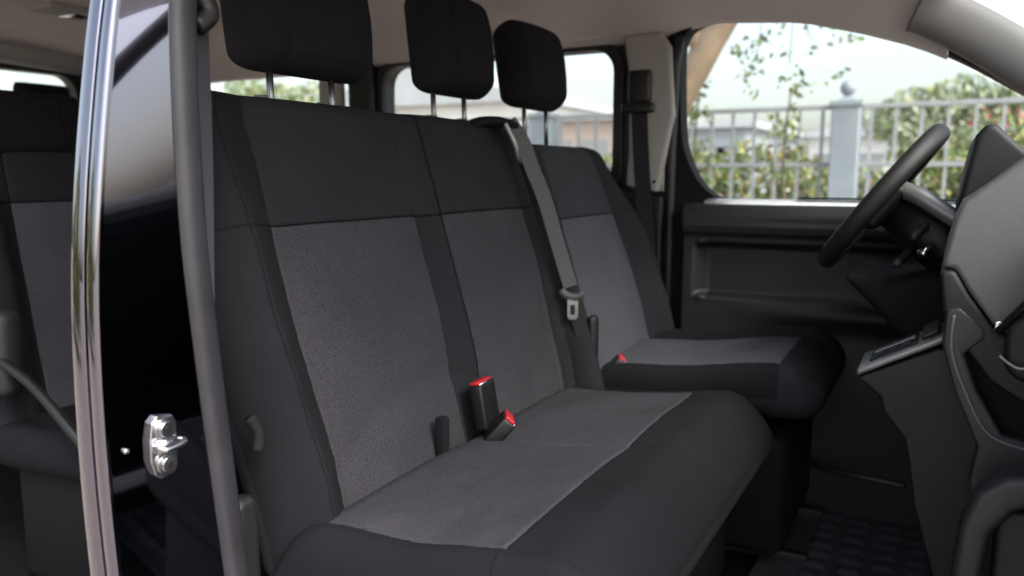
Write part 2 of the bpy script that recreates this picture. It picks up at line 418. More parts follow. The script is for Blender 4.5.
def house(x0, y0, x1, y1, h, wallm, lab, gable=0, nw=4, floors=1):
    t = thing('house', ((x0 + x1) / 2, (y0 + y1) / 2, 0), lab, 'building', 'low buildings beyond the fence')
    MB().box((x0, y0, 0), (x1, y1, h)).build('wall', wallm, t, smooth=False)
    if gable:
        ym = (y0 + y1) / 2
        m = MB(); m.add([(x0 - .2, y0 - .3, h + .003), (x0 - .2, y1 + .3, h + .003), (x0 - .2, ym, h + gable), (x1 + .2, y0 - .3, h + .003), (x1 + .2, y1 + .3, h + .003), (x1 + .2, ym, h + gable)],
                        [(0, 1, 2), (3, 5, 4), (0, 2, 5, 3), (1, 4, 5, 2), (0, 3, 4, 1)])
        m.build('roof', ROOFM, t, smooth=False)
    else:
        MB().box((x0 - .2, y0 - .2, h + .003), (x1 + .2, y1 + .2, h + .15)).build('roof', ROOFM, t, smooth=False)
    for f in range(floors):
        for i in range(nw):
            yy = y0 + (y1 - y0) * (i + .5) / nw; zz = h * (f + .45) / floors
            w_ = MB().box((x1 - .02, yy - .35, zz), (x1 + .04, yy + .35, zz + h / floors * .38)).build('window', WINM, t, smooth=False)
house(-24, -9.2, -17, -6.3, 2.75, HAZER, 'low rose coloured building seen through the front corner of the far window', 0, 3)
house(-23, -5.6, -16.5, -4.0, 2.45, HAZEB, 'low bluish building between the two saplings', 0, 3)
house(-27, -3.2, -20, -.4, 2.35, HAZEW, 'pale low house left of the tall fence post', .5, 3)
house(-26, -17.5, -18, -10.2, 3.4, HAZEW, 'white gabled building seen through the rear side window', 1.4, 3)
REDF = mat('flower_red', (.45, .06, .09), .6, var=.3, vscale=8)
for k, (yy, zz_, lb_) in enumerate(((.35, 2.12, 'red flowering shrub above the hedge behind the instrument hood'), (-3.05, 1.95, 'red flowering shrub in the lower front corner of the far window'))):
    t = thing('flowering_shrub', (-8.5, yy, 0), lb_, 'shrub')
    m = MB(); m.tube([(-8.5, yy, 0), (-8.5, yy + .03, zz_ * .9)], [.03, .015], 8); m.build('stem', BARKD, t)
    m = MB(); leaves(m, rng, (-8.5, yy, zz_ - .35), (.3, .4, .40), 420, .04, (8, 1, 0, 2)); m.build('crown', LEAFS, t, smooth=False, fixn=False)
    m = MB(); leaves(m, rng, (-8.4, yy, zz_ - .12), (.25, .3, .16), 28, .035, (1, 0, 0, 0)); m.build('flowers', REDF, t, smooth=False, fixn=False)
# greenery and a house on the camera's side, which the paint reflects
def street_tree(x, y, h, r, seed, lab):
    rg = random.Random(seed)
    t = thing('broadleaf_tree', (x, y, 0), lab, 'tree', 'trees seen only in the paintwork')
    m = MB(); m.tube([(x, y, 0), (x, y + .1, h * .4), (x + .1, y, h * .75)], [.16, .12, .05], 8); m.build('trunk', BARKD, t)
    m = MB()
    for i in range(12):
        c = (x + rg.uniform(-r, r) * .8, y + rg.uniform(-r, r) * .8, h * rg.uniform(.3, .9))
        leaves(m, rg, c, (r * .45, r * .45, r * .35), 150, .12, (6, 7, 2, 1))
    m.build('crown', LEAFS, t, smooth=False, fixn=False)
for i, (xx, yy, hh) in enumerate(((5.6, -6.4, 3.0), (7.4, -9.0, 3.4), (4.0, -8.6, 2.8))):
    street_tree(xx, yy, hh, 1.1, 40 + i, ['yellowing bush mirrored in the outer edge of the black pillar', 'taller yellow tree behind the other two, on the near side of the van', 'smallest yellow bush on the near side of the van'][i])
m = MB(); y = -12.0
while y < -4.2:
    leaves(m, rng, (4.2 + (y + 12) * .35, y, .95), (.5, .35, .75), 300, .08, (7, 5, 2, 1)); y += .35
finish(m.build('hedge', LEAFS, smooth=False, fixn=False), '', 'lower hedge beside the van on the doorway side, mirrored in the pillar edge', 'hedge')

# ================================================================== THE VAN BODY
van = thing('van_body', (0, -1.4, .35), 'black glossy van body with open near doorway, beige roof lining and dark door frames', 'van')
def zedge(y):
    K = [(-3.6, 1.80), (-1.9, 1.82), (-.95, 1.825), (-.80, 1.835), (-.72, 1.856), (-.63, 1.868), (-.40, 1.850), (-.244, 1.808), (-.107, 1.762), (0, 1.71), (.12, 1.64)]
    if y <= K[0][0]: return K[0][1]
    for (a, za), (b, zb) in zip(K, K[1:]):
        if y <= b: return za + (zb - za) * (y - a) / (b - a)
    return K[-1][1]
rings = []
for y in lin(-3.45, -.03, 70):
    ze = zedge(y); tp = 1.985 - .05 * sstep(-.5, 0, y) - .03 * sstep(-3.0, -3.45, y)
    prof = [(-.885, ze - .004), (-.868, ze + .006), (-.845, ze + .026), (-.815, max(ze + .04, 1.875)), (-.76, 1.925 - .03 * sstep(-.4, 0, y)), (-.66, tp - .030), (-.5, tp - .010), (-.25, tp), (0, tp), (.3, tp), (.55, tp - .01), (.7, tp - .03), (.80, 1.91), (.86, 1.86)]
    rings.append([(x, y, z) for x, z in prof])
loft('roof_lining', rings, HEADL, van, thick=.006)
# header roll at the tailgate, rear lamp panel
m = MB(); m.tube([(x, -3.40, 1.90 + .03 * (1 - (x / .9) ** 2)) for x in lin(-.9, .85, 12)], .055, 14); m.build('roof_crossbeam', P_BEIGE, van)
m = MB(); m.tube([(x, -2.35, 1.962 + .012 * (1 - (x / .9) ** 2)) for x in lin(-.8, .8, 12)], .012, 10, rx=3.0, ref=(0, 0, 1)); m.build('roof_bow', HEADL, van)
m = MB(); m.tube(smoothpts([(-.80, -1.36, 1.875), (-.77, -1.345, 1.845), (-.765, -1.28, 1.832), (-.77, -1.215, 1.845), (-.80, -1.20, 1.875)], 6), .010, 12, rx=1.4); m.build('grab_handle', HEADL, van)
lb = MB().box((-.30, -2.74, 1.960), (-.10, -2.60, 1.985)).build('roof_lamp', P_BEIGE, van, bevel=.008)
MB().box((-.28, -2.72, 1.955), (-.20, -2.62, 1.962)).build('lens', CHROME, lb, bevel=.002)
MB().box((-.96, -3.62, 2.01), (.96, .02, 2.06)).build('roof_panel', PAINT, van, bevel=.02)
MB().box((-.95, -3.6, .34), (.95, 1.0, .40)).build('floor_pan', P_BLK, van, bevel=.01)
MB().box((-.95, -3.6, .405), (.80, .55, .455)).build('floor_carpet', CARPET, van, bevel=.01)
# far side wall behind the driver with two windows
hole1 = rrect(-1.86, 1.385, -.955, 1.812, .07); hole2 = rrect(-3.15, 1.42, -2.02, 1.815, .07)
plate('side_wall', [(-3.55, .40), (-.772, .40), (-.772, 1.90), (-3.55, 1.90)], 'x', -.95, -.885, P_BLK, van, holes=[hole1, hole2], bevel=.008)
def ring_offset(h, d):
    cx = sum(p[0] for p in h) / len(h); cy = sum(p[1] for p in h) / len(h); n = len(h); out = []
    for i in range(n):
        a, b = Vector(h[i - 1]), Vector(h[(i + 1) % n]); t = (b - a).normalized(); out.append((h[i][0] + t.y * d, h[i][1] - t.x * d))
    return out
for h, nm in ((hole1, 1), (hole2, 2)):
    wf = plate('window_frame', rrect(min(p[0] for p in h) - .035, min(p[1] for p in h) - .03, max(p[0] for p in h) + .035, max(p[1] for p in h) + .025, .085), 'x', -.884, -.872, P_BLK, van, holes=[h], bevel=.004)
    plate('pane', [(p[0], p[1]) for p in ring_offset(h, .01)], 'x', -.925, -.921, GLASST, wf)
# beige trims: far side pillar behind driver, between rear windows
pt = plate('pillar_trim', [(-.895, 1.385), (-.79, 1.365), (-.745, 1.60), (-.76, 1.80), (-.79, 1.845), (-.915, 1.845), (-.905, 1.80), (-.893, 1.74), (-.888, 1.5)], 'x', -.871, -.838, P_BEIGE, van, bevel=.012, seg=4)
for yy in (-.895, -.80):
    m = MB(); m.tube([(-.838, yy, 1.40), (-.835, yy, 1.40)], .005, 10); m.build('screw', P_BLK, pt)
plate('pillar_trim', [(-.90, .55), (-.78, .55), (-.775, 1.355), (-.92, 1.375)], 'x', -.871, -.845, P_BLK, van, bevel=.01)
plate('pillar_trim', [(-2.0, 1.10), (-1.88, 1.10), (-1.89, 1.83), (-2.0, 1.83)], 'x', -.871, -.845, P_BLK, van, bevel=.012)
plate('pillar_trim', [(-2.16, 1.10), (-2.02, 1.10), (-2.03, 1.85), (-2.14, 1.85)], 'x', -.871, -.84, P_BEIGE, van, bevel=.012)
plate('cant_rail_trim', [(-3.4, 1.835), (-.98, 1.838), (-.98, 1.93), (-3.4, 1.93)], 'x', -.869, -.842, HEADL, van, bevel=.01)
# tailgate with window
plate('tailgate', [(-.95, .4), (.95, .4), (.95, 1.98), (-.95, 1.98)], 'y', -3.62, -3.55, P_BLK, van, holes=[rrect(-.80, 1.30, .80, 1.865, .08)], bevel=.01)
plate('tailgate_glass', rrect(-.81, 1.29, .81, 1.875, .09), 'y', -3.60, -3.595, GLASST, van)
# near rear quarter (mostly outside the frame, shades the rear cabin)
plate('rear_quarter', [(-3.55, .4), (-2.55, .4), (-2.55, 1.98), (-3.55, 1.98)], 'x', .90, .95, PAINT, van, holes=[rrect(-3.4, 1.3, -2.7, 1.8, .07)], bevel=.01)
MB().box((.80, -3.5, 1.86), (.95, .0, 2.0)).build('roof_rail', PAINT, van, bevel=.03)
# sill of the near side
MB().box((.80, -3.5, .38), (.96, -.95, .47)).build('sill', PAINT, van, bevel=.02)
MB().box((.80, -.80, .38), (.96, .95, .47)).build('sill', PAINT, van, bevel=.02)
# front: windscreen, near and far A pillars, scuttle
plate('windscreen', [(-.80, 0), (.80, 0), (.86, 1.0), (-.86, 1.0)], 'z', 0, .004, GLASS, van)
ws = van.children[-1]
for v in ws.data.vertices:
    x, y, z = v.co + Vector(van.location); v.co = Vector((x, .03 + y * .98, 1.955 - y * .72 + z)) - Vector(van.location)
def sweep(name, path, ra, rb, ref, m, parent, n=18, **k):
    mm = MB(); mm.tube(smoothpts(path, 8), ra, n, rx=rb / ra if not isinstance(ra, list) else 1, ref=ref); return mm.build(name, m, parent, **k)
sweep('windscreen_pillar', [(-.808, -.105, 1.845), (-.815, -.06, 1.825), (-.825, .03, 1.772), (-.83, .14, 1.695), (-.84, .30, 1.575), (-.85, .55, 1.40)], .062, .030, (0, .58, .81), P_APIL, van)
sweep('windscreen_pillar', [(.80, -.05, 1.92), (.86, .30, 1.70), (.90, .70, 1.42), (.92, .95, 1.25)], .05, .03, (0, .5, .85), P_BLK, van)
MB().box((-.8, -.05, 1.925), (.8, .03, 1.965)).build('windscreen_header', P_APIL, van, bevel=.012)
MB().box((-.92, .95, .5), (.92, 1.02, 1.22)).build('bulkhead', P_BLK, van, bevel=.01)
# far side front wing wall forward of door
plate('side_wall', [(.46, .4), (.98, .4), (.98, 1.22), (.46, 1.30)], 'x', -.95, -.90, P_BLK, van)

# --- near B pillar : jamb, skin, seal, striker
Z = [.40, .60, .75, .848, .911, 1.01, 1.115, 1.145, 1.20, 1.266, 1.323, 1.389, 1.451, 1.50, 1.562, 1.637, 1.72, 1.84, 1.95]
def interp(K, z):
    K = sorted(K)
    if z <= K[0][0]: return K[0][1]
    for (a, va), (b, vb) in zip(K, K[1:]):
        if z <= b:
            return va + (vb - va) * (z - a) / (b - a)
    return K[-1][1]
KS = [(.40, .920), (.70, .942), (.911, .949), (1.02, .953), (1.145, .953), (1.25, .950), (1.318, .945), (1.414, .934), (1.534, .915), (1.63, .897), (1.80, .855), (1.95, .81)]
KJ = [(.40, .775), (.60, .785), (.848, .806), (1.115, .831), (1.323, .848), (1.477, .850), (1.638, .846), (1.80, .82), (1.95, .77)]
def sm(K, z, s=.05): return (interp(K, z - s) + 2 * interp(K, z) + interp(K, z + s)) / 4
zz = lin(.40, 1.96, 80)
rings = []
for z in zz:
    X = sm(KS, z); J = sm(KJ, z)
    wide = .97 + .006 * math.sin(z * 3)
    r0 = -.960 - .004 * math.sin(z * 3)
    rings.append([(X - .05, r0 - .012, z), (X - .008, r0, z), (X - .003, r0 + .002, z), (X - .001, r0 + .005, z), (X, r0 + .007, z), (X, -.9285, z), (X - .0005, -.928, z), (X - .002, -.9272, z), (X - .009, -.927, z), (X - .010, -.926, z), (X - .010, -.9225, z), (X - .009, -.9215, z), (X - .002, -.921, z), (X - .0005, -.920, z), (X, -.919, z),
                  (X - .0005, -.908, z), (X - .001, -.907, z), (X - .004, -.9045, z), (X - .007, -.9040, z), (X - .009, -.904, z), *[(X - .009 + (J - .012 - X + .009) * q, -.904 + .020 * q, z) for q in (.02, .5, .98)], (J - .012, -.884, z), (J - .015, -.886, z), (J - .018, -.92, z),
                  (J - .06, -.96, z), (X - .09, -1.0, z)])
jamb = loft('door_pillar', rings, [PAINT, PAINTJ], van, closed_u=True, caps=True)
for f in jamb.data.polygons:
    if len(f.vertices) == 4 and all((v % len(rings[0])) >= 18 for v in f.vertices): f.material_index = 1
# seal: broad ribbed rubber lip round the door opening
KSR = [(.40, .715), (.60, .735), (.841, .761), (1.043, .795), (1.258, .825), (1.451, .8415), (1.634, .838), (1.80, .80), (1.95, .75)]
rings = []
for z in zz:
    a = sm(KJ, z) - .002; b = sm(KSR, z) - .0; c = (a + b) / 2
    ys = -.892
    rg_ = []
    for k in range(22):
        t = 2 * math.pi * k / 22
        ca, sa = math.cos(t), math.sin(t)
        hx = .021; px_ = math.copysign(abs(ca) ** .8, ca) * hx; py_ = math.copysign(abs(sa) ** .8, sa) * .019
        rg_.append((a - .029 + px_ * 1.0 + py_ * -.30, ys + py_ + px_ * .12, z))
    rings.append(rg_)
loft('door_seal', rings, RUB, van, closed_u=True, caps=True)
# inner trim of the near pillar behind the seal
rings = []
for z in zz:
    J = sm(KJ, z)
    rings.append([(J - .055, -.915, z), (J - .065, -.922, z), (J - .082, -.94, z), (J - .085, -1.0, z), (J - .03, -1.02, z)])
loft('pillar_inner_trim', rings, P_DRK, van, thick=.004)
# striker on the jamb: plate, two bolts, hooked loop
cx, cz = .877, 1.066; yj = -.8905
pl = plate('striker_plate', [(cx + dx * .82, cz + dz * .86) for dx, dz in ((-.018, .046), (.012, .050), (.021, .040), (.026, .012), (.026, -.020), (.020, -.040), (.008, -.050), (-.016, -.047), (-.022, -.036), (-.024, -.01), (-.024, .034))], 'y', yj - .009, yj + .004, STEEL, van, bevel=.002)
def disc(mb, c, r, y0, y1, n=24, m=0):
    mb.tube([(c[0], y0, c[1]), (c[0], y1, c[1])], r, n, m=m)
for dz in (.024, -.023):
    mb = MB(); disc(mb, (cx, cz + dz), .0145, yj + .004, yj + .007); disc(mb, (cx, cz + dz), .011, yj + .007, yj + .013)
    mb.build('bolt', STEEL, pl, smooth=False, bevel=.001)
    mb = MB(); disc(mb, (cx, cz + dz), .0055, yj + .013, yj + .0136, 6); mb.build('socket', P_BLK, pl, smooth=False)
mb = MB(); mb.tube(smoothpts([(cx + .014, yj + .003, cz + .004), (cx + .013, yj + .013, cz + .002), (cx + .006, yj + .018, cz), (cx - .016, yj + .018, cz + .002), (cx - .023, yj + .013, cz + .003), (cx - .021, yj + .003, cz + .003)], 6), .0045, 12)
mb.box((cx - .012, yj + .004, cz - .006), (cx + .016, yj + .014, cz + .012)); mb.build('loop', STEEL, pl)
mb = MB(); disc(mb, (.925, 1.072), .0035, yj - .012, yj - .006, 12); mb.build('bolt', STEEL, van)

# ================================================================== DRIVER'S DOOR (far side)
door = thing('driver_door', (-.90, -.2, .55), 'dark moulded driver door with storage pocket below the far front window', 'door')
W = [(-.741, 1.764), (-.735, 1.82), (-.705, 1.856), (-.626, 1.872), (-.402, 1.855), (-.244, 1.812), (-.107, 1.766), (0, 1.715), (.147, 1.625), (.34, 1.50), (.40, 1.44), (.41, 1.36), (.38, 1.325), (.118, 1.318), (-.243, 1.318), (-.50, 1.326), (-.60, 1.345), (-.67, 1.395), (-.715, 1.48), (-.732, 1.56)]
Ws = [tuple(p)[:2] for p in smoothpts([(a, b, 0) for a, b in W], 3, True)]
df = plate('door_frame', [(-.775, .52), (.455, .52), (.455, 1.44), (.16, 1.66), (-.10, 1.80), (-.25, 1.86), (-.40, 1.90), (-.74, 1.905), (-.775, 1.85)], 'x', -.945, -.875, F_BLK, door, holes=[Ws], bevel=.006)
plate('window_pane', ring_offset(Ws, .008), 'x', -.915, -.911, GLASS, door)
m = MB(); 
m.tube([(-.868, y, z) for y, z in [(-.757, .60), (-.757, 1.0), (-.757, 1.5), (-.752, 1.75), (-.74, 1.83)]], .014, 12); m.build('door_seal', RUB, van)
m = MB(); m.tube([(-.858, -.782 , z) for z in lin(1.37, 1.8, 12)], .007, 10); m.build('seal_edge', P_BEIGE, van)
# moulded inner panel as one height field
Ya, Yb, Za, Zb = -.70, .455, .43, 1.335
def dpx(y, z):
    top = 1.338 + .0 * y
    x = -.862 + .050
    x += .018 * sstep(.0, .03, z - 1.235) * 1.0                       # upper roll stands proud
    if z > 1.30: x -= .030 * ((z - 1.30) / .038) ** 2                # rolls over to the sill
    # recess of the middle field
    ry = min(sstep(-.665, -.640, y), 1); rz = sstep(1.055, 1.075, z) * (1 - sstep(1.205, 1.225, z))
    x -= .040 * ry * rz
    # second inner lip of the recess
    x += .012 * (sstep(-.655, -.648, y) - sstep(-.640, -.632, y)) * sstep(1.05, 1.06, z) * (1 - sstep(1.22, 1.235, z))
    # two horizontal grooves in the upper field
    x -= .004 * math.exp(-((z - 1.262) / .003) ** 2) + .003 * math.exp(-((z - 1.285) / .0025) ** 2) * sstep(-.5, -.45, y)
    # lower armrest swelling growing forwards
    x += .045 * math.exp(-((z - (1.035 + .02 * y)) / .035) ** 2) * sstep(-.60, .0, y)
    x += .03 * sstep(.98, .80, z) * .5
    return x
Yg = lin(Ya, Yb, 130); Zg = lin(Za, Zb, 150)
V = [(dpx(y, z), y, z) for z in Zg for y in Yg]; F = []
ny = len(Yg)
for j in range(len(Zg) - 1):
    for i in range(ny - 1): F.append((j * ny + i, j * ny + i + 1, (j + 1) * ny + i + 1, (j + 1) * ny + i))
# close to the door frame behind
bt = len(V); V += [(-.880, y, Zb) for y in Yg]; F += [((len(Zg) - 1) * ny + i, (len(Zg) - 1) * ny + i + 1, bt + i + 1, bt + i) for i in range(ny - 1)]
bs = len(V); V += [(-.880, Ya, z) for z in Zg]; F += [(j * ny, (j + 1) * ny, bs + j + 1, bs + j) for j in range(len(Zg) - 1)]
make('door_panel', V, F, P_DRK, door)
loft('sill_highlight_strip', [[(-.868, y, 1.350 - .0), (-.868, y, 1.335), (-.826, y, 1.346 - h_), (-.820, y, 1.349 - h_), (-.822, y, 1.353 - h_ * .8)] for y, h_ in ((-.64, .012), (-.55, .018), (-.40, .026), (-.20, .032), (.0, .034), (.38, .034))], SILL_GLINT, door, closed_u=True, caps=True)  # highlight of the window on black plastic, built as a white strip
m = MB(); m.box((-.868, -.38, 1.3515), (-.85, .30, 1.357)); m.build('weatherstrip', P_BLK, door, bevel=.002)
m = MB(); m.tube(smoothpts([(-.80, -.16, 1.12), (-.775, -.10, 1.15), (-.775, .02, 1.16), (-.80, .08, 1.14)], 6), .012, 12); m.build('pull_handle', P_DASH, door)

# ================================================================== SEATS
def seat_frame_axes(s):
    U = Vector((0, s, 1)).normalized(); N = Vector((0, 1, -s)).normalized(); return U, N
def posts(parent, xs, O, U, z0, z1, ydeep, hr):
    # steel posts between the pad top and the headrest
    for x in xs:
        a = Vector(O) + U * z0; b = Vector(O) + U * z1
        m = MB(); m.tube([(x, a.y + ydeep, a.z), (x, b.y + ydeep, b.z)], .0065, 14); m.build('post', STEEL, hr)
def headrest(parent, cx_, cz_, cy_, wd, ht, th, s, taper=.02, seam=None, postx=(), pz=None):
    U, N = seat_frame_axes(s)
    O = Vector((cx_, cy_, cz_)) - U * ht / 2
    h2 = wd / 2
    def outl(w_):
        t = w_ / ht; ins = 0; r = .038
        if w_ < r: ins = r - math.sqrt(r * r - (r - w_) ** 2)
        if w_ > ht - r: ins = max(ins, r - math.sqrt(max(0, r * r - (w_ - (ht - r)) ** 2)))
        ins += taper * .5 * (t - .35) if t > .35 else 0
        return (-h2 + ins, h2 - ins)
    sx = h2 * .58
    def dep(x, w_): return .012 * (1 - (x / h2) ** 2) + groove(x, -sx, .002, .004) + groove(x, sx, .002, .004) - .02 * (w_ / ht - .5) ** 2 * 4
    hr = pad('headrest', O, U, N, [-h2, -sx, sx, h2], [0, ht], th, .042, dep, lambda x, w_: 1 if abs(x) > sx else 0, [F_HEAD, F_HEAD], parent, outline=outl, step=.010, wr=.040)
    for x in postx:
        p0 = Vector((x, cy_, cz_)) - U * (ht / 2 + pz) - N * th * .5; p1 = Vector((x, cy_, cz_)) - U * (ht / 2 - .03) - N * th * .5
        p0 = Vector((x, p1.y + .004, p0.z))
        m = MB(); m.tube([p0, p1], .0062, 14); m.build('post', POSTM, hr)
    return hr
# --- passenger bench
bench = thing('bench_seat', (.2, -.6, .455), 'two seater front passenger bench in black and grey fabric nearest the open doorway', 'seat')
BY, BZ, BS = -.84, .87, -.27
U, N = seat_frame_axes(BS)
O = Vector((0, BY, BZ)) - U * .07
XO, S0, S1, S2, S3, S4, XE = .745, .685, .615, .205, .100, -.262, -.325
H = .788; WG = .552          # pad height; height of the grey/black boundary
def o_b(w_):
    r = .07; ins = 0
    if w_ > H - r: ins = r - math.sqrt(max(0, r * r - (w_ - (H - r)) ** 2))
    lean = .020 * sstep(.25, .75, w_)
    return (XE + ins + lean * .3, XO - ins - lean - .045 * sstep(.50, .12, w_))
def d_b(x, w_):
    d = 0
    for k in (S1, S2, S3, S4): d += groove(x, k)
    d += groove(x, S0, .0022, .0025)
    d += groove(w_, WG, .0025, .0045) if (S1 > x > S4) else 0
    bol = .040 * (sstep(S1 - .02, S0 + .01, x) * (1 - .55 * sstep(S0, XO, x))) + .030 * sstep(S4 + .02, XE + .03, x)
    d += bol * (.35 + .65 * sstep(.72, .45, w_))
    d += puff(x, S1, S2, .006) + puff(x, S3, S4, .006) - .004 * (1 if S3 < x < S2 else 0)
    d += .012 * math.sin(math.pi * min(1, w_ / H)) - .016 * math.exp(-((w_ - .34) / .12) ** 2) * (1 if S1 > x > S4 else 0) * 0
    d += .0025 * math.sin(x * 23 + w_ * 9) * math.sin(w_ * 17 + x * 5)
    # shallow creases near the foot of the centre panels
    d -= .003 * math.exp(-((w_ - .13 - .1 * math.sin(x * 5)) / .02) ** 2)
    return d
def r_b(x, w_):
    if S1 > x > S2 or S3 > x > S4:
        return 1 if w_ < WG else 0
    return 2 if (x > S1) else 0
pad('backrest', O, U, N, [XE, S4, S3, S2, S1, S0, XO], [0, WG, H], .11, .045, d_b, r_b, [F_DARK, F_GREY, F_BOL], bench, outline=o_b, step=.010, wr=.035)
# cushion
CU = Vector((0, 1, .06)).normalized(); CN = Vector((0, -.06, 1)).normalized()
CX0, CX1 = -.285, .722; CYB = -.868; CD = .558; gy = .378; QS = .665; QM = .195; QF = -.235
CO = Vector((0, CYB, .888))
def o_c(w_):
    r = .08; ins = 0
    if w_ > CD - r: ins = r - math.sqrt(max(0, r * r - (w_ - (CD - r)) ** 2))
    return (CX0 + ins * 1.0, CX1 - ins * .9)
def d_c(x, w_):
    d = 0
    d += groove(x, QS) + (groove(x, QF) if w_ < gy else 0) + groove(w_, gy, .0028, .0035) * (1 if QF < x < QS else 0)
    d += groove(x, QM, .006, .004) * (1 if w_ < gy else .0)
    d += puff(x, QF, QM, .005) + puff(x, QM, QS, .005)
    d += .018 * sstep(.22, .47, w_) - .05 * sstep(.45, .57, w_) 
    d += .012 * sstep(QS - .01, .72, x)
    d += .002 * math.sin(x * 19 + w_ * 13) * math.sin(w_ * 15)
    return d
pad('cushion', CO, CU, CN, [CX0, QF, QM, QS, CX1], [0, gy, CD], .15, .045, d_c, lambda x, w_: (1 if (QF < x < QS and w_ < gy) else 2), [F_DARK, F_GREY, F_BOL], bench, outline=o_c, step=.010, wr=.075)
MB().box((-.24, -.86, .50), (.70, -.40, .80)).build('seat_base', F_BLK, bench, bevel=.03)
# piping along the underside of the front roll
m = MB(); m.tube(smoothpts([(.70, -.36, .838), (.55, -.318, .842), (.2, -.312, .848), (-.15, -.315, .852), (-.26, -.36, .855)], 6), .003, 8); m.build('piping', F_GREY, bench)
# headrests of the bench
HB = []
for cx_, px2 in ((.395, (.49, .33)), (-.140, (-.04, -.175))):
    HB.append(headrest(bench, cx_, (1.728 if cx_ > 0 else 1.738), (-1.015 if cx_ > 0 else -1.03), (.325 if cx_ > 0 else .265), .245, .115, -.13, postx=px2, pz=.12))
# post guides in the top of the backrest
for x in (.49, .33, -.04, -.175):
    c = O + U * (H - .004) - N * .055
    m = MB(); m.tube(smoothpts([(x + .036, c.y + .044, c.z - .018), (x + .018, c.y + .052, c.z - .010), (x - .018, c.y + .052, c.z - .010), (x - .036, c.y + .044, c.z - .018)], 5), .0065, 10)
    m.tube([(x, c.y, c.z - .02), (x, c.y, c.z + .014)], .014, 14)
    m.build('post_guide', P_SILV, bench)
# belt outlet at the shoulder of the bench: black cover and grey lipped bezel
m = MB(); m.tube(smoothpts([(-.13, -1.03, 1.538), (-.16, -1.015, 1.548), (-.205, -.990, 1.550), (-.24, -.972, 1.540), (-.262, -.962, 1.515)], 7), .013, 12, rx=1.6); m.build('belt_cover', F_BLK, bench)
m = MB(); m.tube(smoothpts([(-.205, -.975, 1.548), (-.218, -.955, 1.500), (-.232, -.950, 1.465), (-.250, -.950, 1.455), (-.262, -.952, 1.475), (-.262, -.965, 1.53)], 6), .0065, 10); m.build('belt_bezel', P_SILV, bench)
# buckles (each with red button)
def buckle(parent, c, size, tilt, yawz, butt=True, mt=P_BLK):
    M4 = Matrix.Translation(c) @ Matrix.Rotation(yawz, 4, 'Z') @ Matrix.Rotation(tilt, 4, 'X')
    sx, sy, sz = size
    m = MB(); m.box((-sx / 2, -sy / 2, 0), (sx / 2, sy / 2, sz), M4=M4); b = m.build('buckle', mt, parent, bevel=.005)
    m = MB(); m.box((-sx / 2 + .003, -sy / 2 + .002, sz - .001), (sx / 2 - .003, sy / 2 - .006, sz + .006), M4=M4); m.build('release_button', REDP, b, bevel=.002)
    m = MB(); m.box((-sx / 2 + .006, sy / 2 - .005, sz - .002), (sx / 2 - .006, sy / 2 - .003, sz + .002), M4=M4); m.build('slot', CHROME, b)
    return b
buckle(bench, (.17, -.805, .905), (.066, .028, .094), R(10), R(4))
buckle(bench, (.205, -.785, .888), (.058, .030, .062), R(-42), R(32))
m = MB(); m.tube([(.16, -.83, .86), (.14, -.80, .90)], .016, 10); m.build('buckle_stalk', P_BLK, bench)
m = MB(); m.box((.310, -.832, .88), (.330, -.808, .965)); m.build('child_seat_anchor', F_BOL, bench, bevel=.005)
# near edge hardware

def band(name, path, width, across, m, parent, th=.0016, **k):
    pts = smoothpts(path, 8); A = Vector(across).normalized(); V = []; Fc = []
    for i, p in enumerate(pts):
        t = (pts[min(i + 1, len(pts) - 1)] - pts[max(i - 1, 0)]).normalized()
        a = (A - t * A.dot(t)).normalized(); n = t.cross(a)
        for q in (-1, -.94, .94, 1):
            V.append(p + a * width / 2 * q + n * th / 2)
        for q in (1, .94, -.94, -1):
            V.append(p + a * width / 2 * q - n * th / 2)
    for i in range(len(pts) - 1):
        for j in range(8):
            j2 = (j + 1) % 8; Fc.append((i * 8 + j, i * 8 + j2, (i + 1) * 8 + j2, (i + 1) * 8 + j))
    Fc += [tuple(range(8)), tuple(range(len(V) - 8, len(V)))]
    return make(name, V, Fc, m, parent, smooth=False, **k)
# middle seat belt with tongue
sb = thing('seat_belt', (-.27, -.90, .90), 'pale grey seat belt with silver tongue hanging down the far edge of the passenger bench', 'seat belt')
band('webbing', [(-.228, -.975, 1.555), (-.232, -.938, 1.50), (-.236, -.915, 1.44), (-.248, -.885, 1.36), (-.262, -.855, 1.25), (-.283, -.828, 1.14)], .036, (.5, -.80, 0), BELT, sb)
band('lower_webbing', [(-.285, -.825, 1.115), (-.295, -.808, 1.05), (-.31, -.79, .97), (-.33, -.775, .885)], .036, (.5, -.80, 0), BELTD, sb)
m = MB(); m.tube(smoothpts([(-.272, -.850, 1.132), (-.278, -.838, 1.118), (-.290, -.815, 1.114), (-.298, -.800, 1.124)], 6), .0105, 12, rx=.75); tg = m.build('tongue_grip', TONGUE, sb)
tgp = plate('tongue', [(-.014, 0), (.013, 0), (.013, -.046), (.007, -.052), (-.008, -.052), (-.014, -.046)], 'y', -.0015, .0015, STEEL, sb, holes=[[(-.006, -.014), (.006, -.014), (.006, -.040), (-.006, -.040)]])
for v in tgp.data.vertices:
    c = v.co + Vector(sb.location); a = R(-56); v.co = Vector((-.283 + c.x * math.cos(a) - c.y * math.sin(a), -.822 + c.x * math.sin(a) + c.y * math.cos(a), 1.108 + c.z)) - Vector(sb.location)
m = MB(); m.box((-.355, -.80, .90), (-.318, -.775, 1.062)); m.build('belt_stalk', P_DRK, sb, bevel=.012, seg=4)

